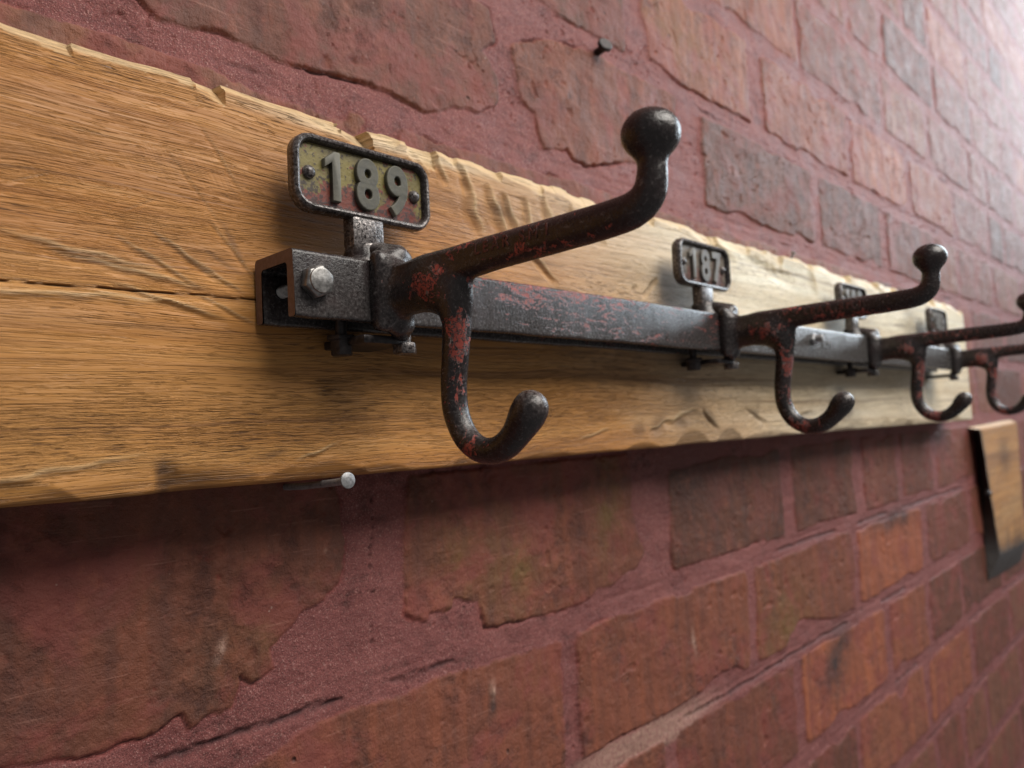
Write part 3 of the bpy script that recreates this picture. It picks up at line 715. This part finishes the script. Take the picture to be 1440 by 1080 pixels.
def hook_mesh():
    st = .55; org = np.array([-13.0, 48.0, -14.0])
    nx, ny, nz = [int(v / st) for v in (26, 142, 102)]
    x, p, z = np.meshgrid(*[org[i] + st * np.arange(n) for i, n in enumerate((nx, ny, nz))], indexing='ij')
    def cap(x, p, z, a, b):
        ax, ap, az, ra = a; bx, bp, bz, rb = b
        d = np.array([bx - ax, bp - ap, bz - az], float); L = (d * d).sum()
        t = np.clip(((x - ax) * d[0] + (p - ap) * d[1] + (z - az) * d[2]) / L, 0, 1)
        return np.sqrt((x - ax - t * d[0]) ** 2 + (p - ap - t * d[1]) ** 2 + (z - az - t * d[2]) ** 2) - (ra + t * (rb - ra))
    def chain(pts, sx=1.0, k=1.5):
        d = None
        Q = np.array(pts, float); fine = []
        for i in range(len(Q) - 1):
            p0, p1, p2, p3 = Q[max(i - 1, 0)], Q[i], Q[i + 1], Q[min(i + 2, len(Q) - 1)]
            for t in np.linspace(0, 1, 4, endpoint=False):
                fine.append(.5 * (2 * p1 + (p2 - p0) * t + (2 * p0 - 5 * p1 + 4 * p2 - p3) * t * t + (3 * p1 - p0 - 3 * p2 + p3) * t ** 3))
        fine.append(Q[-1])
        for a, b in zip(fine[:-1], fine[1:]):
            q = cap(x * sx, p, z, (0, *a), (0, *b)); d = q if d is None else np.minimum(d, q)
        return d
    arm = chain([(66, 53.5, 8.6), (84, 54.5, 8.2), (98, 56.6, 6.4), (118, 57.4, 5.7), (145, 57.5, 5.4), (164, 57.8, 5.2), (171.5, 58.8, 5.0), (175.6, 61.6, 4.8), (177.0, 66, 4.4), (177.4, 72, 4.0)], 1.12)
    # flattened flanks on the arm, like a forged bar
    arm = np.maximum(arm, np.abs(x) - np.where(p < 160, 4.55, 5.0))
    ball = (np.sqrt((x / 8.1) ** 2 + ((p - 177.4) / 8.1) ** 2 + ((z - 77.4) / 7.0) ** 2) - 1) * 7.2
    shank = chain([(90, 52, 6.6), (96.5, 45, 5.8), (97.8, 38, 5.2), (96.6, 28, 4.8), (94.9, 17, 4.6), (95.2, 8, 4.5), (98.6, .2, 4.4), (104, -4.4, 4.3), (110.5, -6.0, 4.3), (117, -4.6, 4.5), (122.6, -.6, 4.8), (127, 4.4, 5.8), (128.8, 6.6, 5.8)], 1.05)
    body = smin(arm, shank, 7.0)
    fork = cap(x * 1.45, p, z, (0, 84, 53, 8.5), (0, 96.5, 46.5, 7.6)); body = smin(body, fork, 4)
    web = cap(x * 1.25, p, z, (0, 62, 51, 8.5), (0, 83, 51.5, 7.5))
    body = smin(body, web, 3)
    body = smin(body, ball, 2.6)
    # saddle plate on the face of the channel
    def box(cx, cp, cz, hx, hp, hz, r):
        q = [np.abs(x - cx) - hx + r, np.abs(p - cp) - hp + r, np.abs(z - cz) - hz + r]
        return np.sqrt(sum(np.maximum(v, 0) ** 2 for v in q)) + np.minimum(np.maximum(np.maximum(q[0], q[1]), q[2]), 0) - r
    pl = box(0, 64.0, 53.2, 8.6, 3.0, 14.6, 2.4)
    ridge = cap(x, p, z, (-5.0, 65.8, 42, 2.6), (-3.2, 66.2, 62, 3.4))
    pl = smin(pl, ridge, 3)
    lug = cap(x, p, z, (2.2, 64.2, 66.5, 4.6), (1.4, 54, 69.4, 4.6)); pl = smin(pl, lug, 3.5)
    foot = cap(x, p, z, (2, 64.5, 40.5, 3.6), (6, 60, 38.6, 3.6)); pl = smin(pl, foot, 3)
    d = smin(body, pl, 4.5)
    # casting unevenness
    d = d + .055 * pn(p / 9. + x / 6., z / 9. + x / 9., 401) + .03 * pn(p / 2.2 + x / 2., z / 2.2 - x / 3., 402)
    V, F = surface_nets(d, org, st)
    return V, F

def normals_of(V, F):
    a, b, c, d = (V[F[:, i]] for i in range(4))
    fn = np.cross(c - a, d - b); vn = np.zeros_like(V)
    for i in range(4): np.add.at(vn, F[:, i], fn)
    return vn / np.maximum(np.linalg.norm(vn, axis=1), 1e-9)[:, None]

HV, HF = hook_mesh()
# world-like orientation: (x, -p, z)
WV = np.stack([HV[:, 0], -HV[:, 1], HV[:, 2]], -1)
HF = HF[:, ::-1]
HN = normals_of(WV, HF)
# make sure the normals point outwards
cen = WV.mean(0)
bi = np.argmax(WV[:, 2]);
if HN[bi][2] < 0: HF = HF[:, ::-1]; HN = -HN
fc = HV[HF].mean(1)
region = np.full(len(fc), 1)                                   # 1 arm
region[(fc[:, 2] < 46.5 - .0 * fc[:, 1]) & (fc[:, 1] > 86)] = 2           # 2 lower hook
region[fc[:, 1] < 73.5] = 0                                    # 0 saddle clamp
region[(fc[:, 2] > 71.8) & (fc[:, 1] > 160)] = 3               # 3 ball
def g3(V, c, r): return np.exp(-(((V - np.array(c)) / np.array(r)) ** 2).sum(1))
flk = .85 * g3(HV, (-5, 90, 51), (8, 9, 6)) + .75 * g3(HV, (-2, 101, 33), (5.5, 5.5, 13)) + .62 * g3(HV, (-2, 106, -5), (8, 11, 6)) + .48 * g3(HV, (-4, 140, 53.5), (5, 30, 3)) + .40 * g3(HV, (-4, 97, 12), (6, 6, 10)) + .45 * g3(HV, (-5, 104, 62), (5, 8, 5)) + .3 * g3(HV, (-4, 125, 61), (5, 22, 4)) - .30 * g3(HV, (0, 177, 78), (14, 14, 10)) - .25 * g3(HV, (0, 66, 54), (12, 7, 20)) - .22 * g3(HV, (-2, 130, 6), (8, 9, 7))
wearv = .42 * g3(HV, (0, 131, 11), (5, 6, 5)) + .55 * g3(HV, (3, 60, 72), (5, 8, 5)) + .42 * g3(HV, (-4, 67, 54), (3, 4, 18)) + .35 * g3(HV, (0, 103, 1.5), (4, 6, 4)) + .02
HOOK_ME = {}
for k, nm in enumerate(['saddle_clamp', 'upper_arm', 'lower_hook', 'ball_tip']):
    f = HF[region == k]
    u, inv = np.unique(f, return_inverse=True)
    me = np_mesh(nm, WV[u] * MM, inv.reshape(-1, 4), True, dict(flake=flk[u], wear=wearv[u], bare=np.zeros(len(u))))
    me.normals_split_custom_set_from_vertices([tuple(v) for v in HN[u]])
    HOOK_ME[nm] = me

def text_mesh(s, size, extr, bev=0.0, sx=1.0, res=6, off=0.0):
    cu = bpy.data.curves.new('txt', 'FONT'); cu.body = s; cu.size = size * MM; cu.extrude = extr * MM; cu.bevel_depth = bev * MM; cu.bevel_resolution = 2
    cu.resolution_u = res; cu.align_x = 'CENTER'; cu.offset = off * MM
    t = bpy.data.objects.new('txt', cu); col.objects.link(t)
    dg = bpy.context.evaluated_depsgraph_get(); me = bpy.data.meshes.new_from_object(t.evaluated_get(dg))
    bpy.data.objects.remove(t)
    co = np.zeros(len(me.vertices) * 3, np.float32); me.vertices.foreach_get('co', co); co = co.reshape(-1, 3) / MM
    co[:, 0] *= sx
    return me, co

def lettering_mesh():
    """cast letters along the flank of the arm that faces away from the far end"""
    import bmesh
    me, co = text_mesh('L E A R   S M  I', 5.0, .25, .12)
    a = co[:, 0] + 128.0; b = co[:, 1] - co[:, 1].mean() + 58.6; h = co[:, 2]
    x = -(4.62 + .28 * (h + .3)) + .02 * (b - 57.5) ** 2
    out = np.stack([x, -a, b], -1) * MM
    me.vertices.foreach_set('co', out.astype(np.float32).ravel()); me.update()
    return me
LETTERS = lettering_mesh()

# number plate pieces, local to the hook root: x=0 centre, p, z
PC = 97.0; PHX, PHZ, PR = 31.4, 14.3, 7.0
def rrect(hx, hz, r, n=8):
    pts = []
    for cx, cz, a0 in ((hx - r, hz - r, 0), (-hx + r, hz - r, 90), (-hx + r, -hz + r, 180), (hx - r, -hz + r, 270)):
        for i in range(n + 1):
            a = math.radians(a0 + 90 * i / n); pts.append((cx + r * math.cos(a), cz + r * math.sin(a)))
    return pts
def plate_mesh():
    m = MB(); a = rrect(PHX - 2.2, PHZ - 2.2, PR - 2); n = len(a)
    vs = [(x, 46.6, PC + z) for x, z in a] + [(x, 49.4, PC + z) for x, z in a]
    m.add(vs, [tuple(range(n))[::-1], tuple(range(n, 2 * n))] + [(i, (i + 1) % n, n + (i + 1) % n, n + i) for i in range(n)])
    return m
def rim_mesh():
    m = MB(); loops = []
    prof = [(0.0, 46.0), (-.8, 47.2), (-.8, 50.6), (-.3, 51.7), (.4, 52.2), (1.2, 52.0), (1.9, 51.0), (2.4, 49.3)]
    vs = []
    for ins, p in prof:
        ins = ins + .0
        a = rrect(PHX - ins - .9, PHZ - ins - .9, max(PR - ins, 2.0), 10); n = len(a)
        for q, (x, z) in enumerate(a):
            j = .16 * float(pn(x / 3. + p, z / 3., 501)) + .22 * float(pn(x / 9., z / 9. + p * .1, 503))
            vs.append((x + j * .6, p + j, PC + z + j))
    fs = []
    for l in range(len(prof) - 1):
        for i in range(n): fs.append((l * n + i, l * n + (i + 1) % n, (l + 1) * n + (i + 1) % n, (l + 1) * n + i))
    m.add(vs, fs); return m
def digit_meshes(s):
    """three raised digits, one mesh each, 17 mm tall"""
    out = []
    for ch, cx in zip(s, (-14.0, 0.6, 15.0)):
        if ch == '1':
            m = MB(); o1 = [(-1.4, -9.4), (2.3, -9.4), (2.3, 9.4), (-.2, 9.4), (-4.6, 6.0), (-4.6, 2.9), (-1.4, 5.2)]
            n1 = len(o1); rings = [(49.2, 0), (50.6, 0), (51.5, .5)]
            vs = []
            for q, ins in rings:
                for x, z in o1: vs.append((cx + x * (1 - ins * .10), q, PC + z * (1 - ins * .04)))
            fs = [tuple(range(2 * n1, 3 * n1))] + [(l * n1 + i, l * n1 + (i + 1) % n1, (l + 1) * n1 + (i + 1) % n1, (l + 1) * n1 + i) for l in range(2) for i in range(n1)]
            m.add(vs, fs); t = m.build('digit', M['digit'], None, False, .25); me = t.data; bpy.data.objects.remove(t); me.materials.clear(); out.append(me); continue
        me, co = text_mesh(ch, 26.0, .8, .5, .80, 10, .55)
        co[:, 0] += -.5 * (co[:, 0].min() + co[:, 0].max()) + cx; co[:, 1] += -.5 * (co[:, 1].min() + co[:, 1].max())
        v = np.stack([co[:, 0], -(50.1 + co[:, 2]), PC + co[:, 1]], -1) * MM
        me.vertices.foreach_set('co', v.astype(np.float32).ravel()); me.update()
        me.polygons.foreach_set('use_smooth', [True] * len(me.polygons)); me.set_sharp_from_angle(angle=math.radians(50))
        out.append(me)
    return out
def post_mesh():
    m = MB(); m.box(-7.2, 7.0, 44.6, 51.6, 72.0, PC - PHZ + 2.5); return m

def fill_hook(root, number, olive):
    for nm in ('saddle_clamp', 'upper_arm', 'lower_hook', 'ball_tip'):
        o = link(nm, HOOK_ME[nm], M['iron'], root)
        if nm == 'upper_arm': link('raised_lettering', LETTERS, M['letter'], o)
    if 'plate' not in PROTO:
        PROTO['post'] = post_mesh().build('post', M['iron'], root, True, .9, 2)
        b = MB(); b.lathe('z', [(64.6, 10.2), (66.2, 9.9), (68.6, 8.4), (71.0, 7.6), (73.0, 7.2)], 28, 0, (0, 48, 0)); PROTO['post_foot'] = b.build('post_foot', M['iron'], root, True)
        PROTO['plate'] = plate_mesh().build('number_plate', M['plate'], root, False)
        PROTO['rim'] = rim_mesh().build('plate_rim', M['rim'], PROTO['plate'], True)
        for sx in (-1, 1):
            d = MB(); d.lathe('p', [(49.2, 2.6), (50.4, 2.4), (51.3, 1.7), (51.7, .7)], 18, 0, (sx * 24.3, 0, PC)); PROTO['rivet%d' % sx] = d.build('rivet', M['rim'], PROTO['plate'], True)
        c = MB(); c.box(-12, 9, 36, 62, 34.2, 37.4); PROTO['clamp_strap'] = c.build('clamp_strap', M['black'], root, True, .8)
        e = MB(); e.lathe('z', [(31.0, 4.4), (31.5, 4.7), (35.2, 4.7)], 6, .3, (8.2, 59.5, 0)); e.lathe('z', [(35, 2.6), (41.5, 2.6)], 14, 0, (8.2, 59.5, 0)); PROTO['clamp_nut'] = e.build('clamp_nut', M['rim'], root, True, .4)
        for o in PROTO.values():
            me = o.data
            for a in ('flake', 'wear', 'bare'):
                if a not in me.attributes:
                    me.attributes.new(a, 'FLOAT', 'POINT')
        plate = PROTO['plate']
    else:
        new = {}
        for k in ('post', 'post_foot', 'plate', 'clamp_strap', 'clamp_nut'):
            o = PROTO[k].copy(); col.objects.link(o); o.parent = root; new[k] = o
        plate = new['plate']
        for k in ('rim', 'rivet-1', 'rivet1'):
            o = PROTO[k].copy(); col.objects.link(o); o.parent = plate
    if not olive:
        plate.data = plate.data.copy(); plate.data.materials[0] = M['plate_grey']
    for me in digit_meshes(number):
        link('digit', me, M['digit'] if olive else M['digit_grey'], plate)

PROTO = {}
HOOKS = [(175, '189', True, 'nearest black coat hook with red flakes and an olive plate reading 189'),
         (432, '187', False, 'black coat hook below the grey number plate reading 187'),
         (688, '185', False, 'black coat hook third along the bar, its plate hidden behind another arm'),
         (948, '183', False, 'black coat hook at the far end of the bar, ball tip cut off')]
for x, num, ol, lab in HOOKS:
    r = empty('coat_hook', x, 0, 0)
    tag(r, lab, 'coat hook', 'iron coat hooks along the bar')
    fill_hook(r, num, ol)

# ------------------------------------------------------------------ nails
def nail(name, pts, head, mat, label):
    """pts: shaft (x,p,z,r); head: (radius, thickness)"""
    m = MB(); m.tube(pts, 14)
    o0 = np.array(pts[-1][:3]); d = o0 - np.array(pts[-2][:3]); d = d / np.linalg.norm(d)
    r, t = head
    q0 = o0 - d * t * .3
    m.tube([(*q0, r * .8), (*(q0 + d * t * .25), r), (*(q0 + d * t * .8), r), (*(q0 + d * t), r * .86)], 22)
    o = m.build(name, mat, None, True)
    o.location = (0, 0, Z0)
    tag(o, label, 'nail', None)
    return o
nail('wall_nail', [(165.5, -8, -18.0, 1.35), (165.2, 14, -17.4, 1.35), (164.7, 38, -15.6, 1.35), (164.5, 46, -14.8, 1.35)], (3.0, 1.4), M['zinc_bright'], 'bright galvanised nail with a round head, sticking out just below the wooden board')
nail('wall_nail', [(401.5, -8, 243.2, 2.6), (401.3, 2, 243.6, 2.6), (401, 5.5, 244, 2.6), (400.2, 7.5, 244.8, 2.8)], (5.0, 3.2), M['black'], 'black bent nail driven into the bricks above the board')
nail('wall_nail', [(622, 24, 121, 1.0), (622.5, 26, 130, 1.0), (623.5, 28, 135.5, 1.0)], (2.2, 1.0), M['zinc_bright'], 'tiny pale nail standing in the top edge of the board')

# ------------------------------------------------------------------ wooden plaque further along the wall
def make_plaque():
    root = empty('wooden_block', 1400, 4, -150)
    tag(root, 'small scorched wooden block with a dark edge, fixed to the wall beyond the board', 'block')
    nx, nz = 60, 80
    u = np.linspace(0, 1, nx)[:, None] + np.zeros((1, nz)); v = np.linspace(0, 1, nz)[None, :] + np.zeros((nx, 1))
    xl = 1245.5 + 50 * (1 - v) + 2.5 * pn(v * 6, v * 0, 601); xr = 1496 - 18 * (1 - v) + 3 * pn(v * 5, v * 0 + 2, 602)
    zt = -33 + 4 * u; zb = -217 - 7 * u + 3 * pn(u * 5, u * 0, 603)
    X = xl + (xr - xl) * u; Z = zb + (zt - zb) * v
    P = 18 + .6 * fbm(X / 60., Z / 25., 605)
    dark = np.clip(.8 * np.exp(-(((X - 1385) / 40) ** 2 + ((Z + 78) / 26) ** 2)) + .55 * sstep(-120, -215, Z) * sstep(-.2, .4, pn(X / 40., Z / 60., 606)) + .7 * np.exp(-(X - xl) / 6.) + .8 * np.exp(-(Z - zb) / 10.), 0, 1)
    V = np.stack([X - 1400, P - 4, Z + 150], -1).reshape(-1, 3); F = grid_faces(nx, nz)[:, ::-1]
    idx = np.arange(nx * nz).reshape(nx, nz)
    loop = np.concatenate([idx[:, 0], idx[-1, 1:], idx[::-1, -1][1:], idx[0, ::-1][1:-1]])
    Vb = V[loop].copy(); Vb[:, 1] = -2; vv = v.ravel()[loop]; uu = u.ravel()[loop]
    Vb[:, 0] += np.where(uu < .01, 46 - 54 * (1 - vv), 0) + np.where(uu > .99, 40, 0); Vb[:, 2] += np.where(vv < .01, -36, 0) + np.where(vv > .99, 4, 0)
    bi = len(V) + np.arange(len(loop)); ln = np.roll(loop, -1); bn = np.roll(bi, -1)
    F2 = np.stack([loop, ln, bn, bi], -1)
    V = np.concatenate([V, Vb]); V = np.stack([V[:, 0], -V[:, 1], V[:, 2]], -1) * MM
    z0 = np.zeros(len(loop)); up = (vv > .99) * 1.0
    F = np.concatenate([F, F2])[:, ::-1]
    me = np_mesh('block_body', V, F, True, dict(pale=np.concatenate([np.full(nx * nz, .08), z0 + .5]), dark=np.concatenate([dark.ravel(), .85 * (1 - up)]), split=np.zeros(len(V)), saw=np.zeros(len(V)), dark_edge=np.concatenate([np.clip(np.exp(-(X - xl) / 5.) + np.exp(-(Z - zb) / 9.), 0, 1).ravel(), .97 * (1 - up)]), cut=np.concatenate([np.zeros(nx * nz), .4 * up])))
    me.set_sharp_from_angle(angle=math.radians(40))
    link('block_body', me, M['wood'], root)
    h = MB(); h.tube([(1290 - 1400, 6, 28, 3.2), (1276 - 1400, 9, 29, 3.2), (1270 - 1400, 11, 27, 4.6), (1268 - 1400, 12, 24, 4.8)], 12)
    h.build('screw_eye', M['black'], root, True)
make_plaque()

# ------------------------------------------------------------------ camera
A = np.array([.68592562, -.00874219, .72761914]); B = np.array([-.72578404, -.08019586, .68323214]); C = np.array([-.0523791, .99674079, .06135334])
right = Vector((A[0], B[0], C[0])); up = Vector((A[1], B[1], C[1])); fwd = Vector((A[2], B[2], C[2]))
cd = bpy.data.cameras.new('camera'); cam = bpy.data.objects.new('camera', cd); col.objects.link(cam)
R = Matrix((right, up, -fwd)).transposed().to_4x4()
cam.matrix_world = Matrix.Translation((0, -WALL * MM, Z0)) @ R
cd.sensor_width = 36; cd.lens = 1082 / 1440 * 36; cd.clip_start = .005; cd.clip_end = 100
cd.dof.use_dof = True; cd.dof.focus_distance = .262; cd.dof.aperture_fstop = 13.0; cd.dof.aperture_blades = 0
sc.camera = cam

# ------------------------------------------------------------------ light
w = bpy.data.worlds.new('World'); sc.world = w; w.use_nodes = True
bg = w.node_tree.nodes['Background']; bg.inputs[0].default_value = (1.0, .96, .95, 1); bg.inputs[1].default_value = .18
def area(name, loc, target, sx, sy, power, colr):
    l = bpy.data.lights.new(name, 'AREA'); l.shape = 'RECTANGLE'; l.size = sx; l.size_y = sy; l.energy = power; l.color = colr
    o = bpy.data.objects.new(name, l); col.objects.link(o); o.location = loc
    d = Vector(target) - Vector(loc); o.rotation_euler = d.to_track_quat('-Z', 'Y').to_euler()
    return o
area('window_light', (2.75, -.55, 2.45), (1.2, 0, 1.6), .9, 1.1, 32, (.80, .91, 1.0))
area('overhead_light', (.62, -1.25, 2.85), (.45, 0, 1.45), 1.7, .9, 51, (1.0, .95, .88))

sc.render.engine = 'CYCLES'
sc.cycles.use_denoising = True
sc.cycles.max_bounces = 6
sc.view_settings.view_transform = 'Standard'; sc.view_settings.look = 'None'; sc.view_settings.exposure = 0; sc.view_settings.gamma = 1
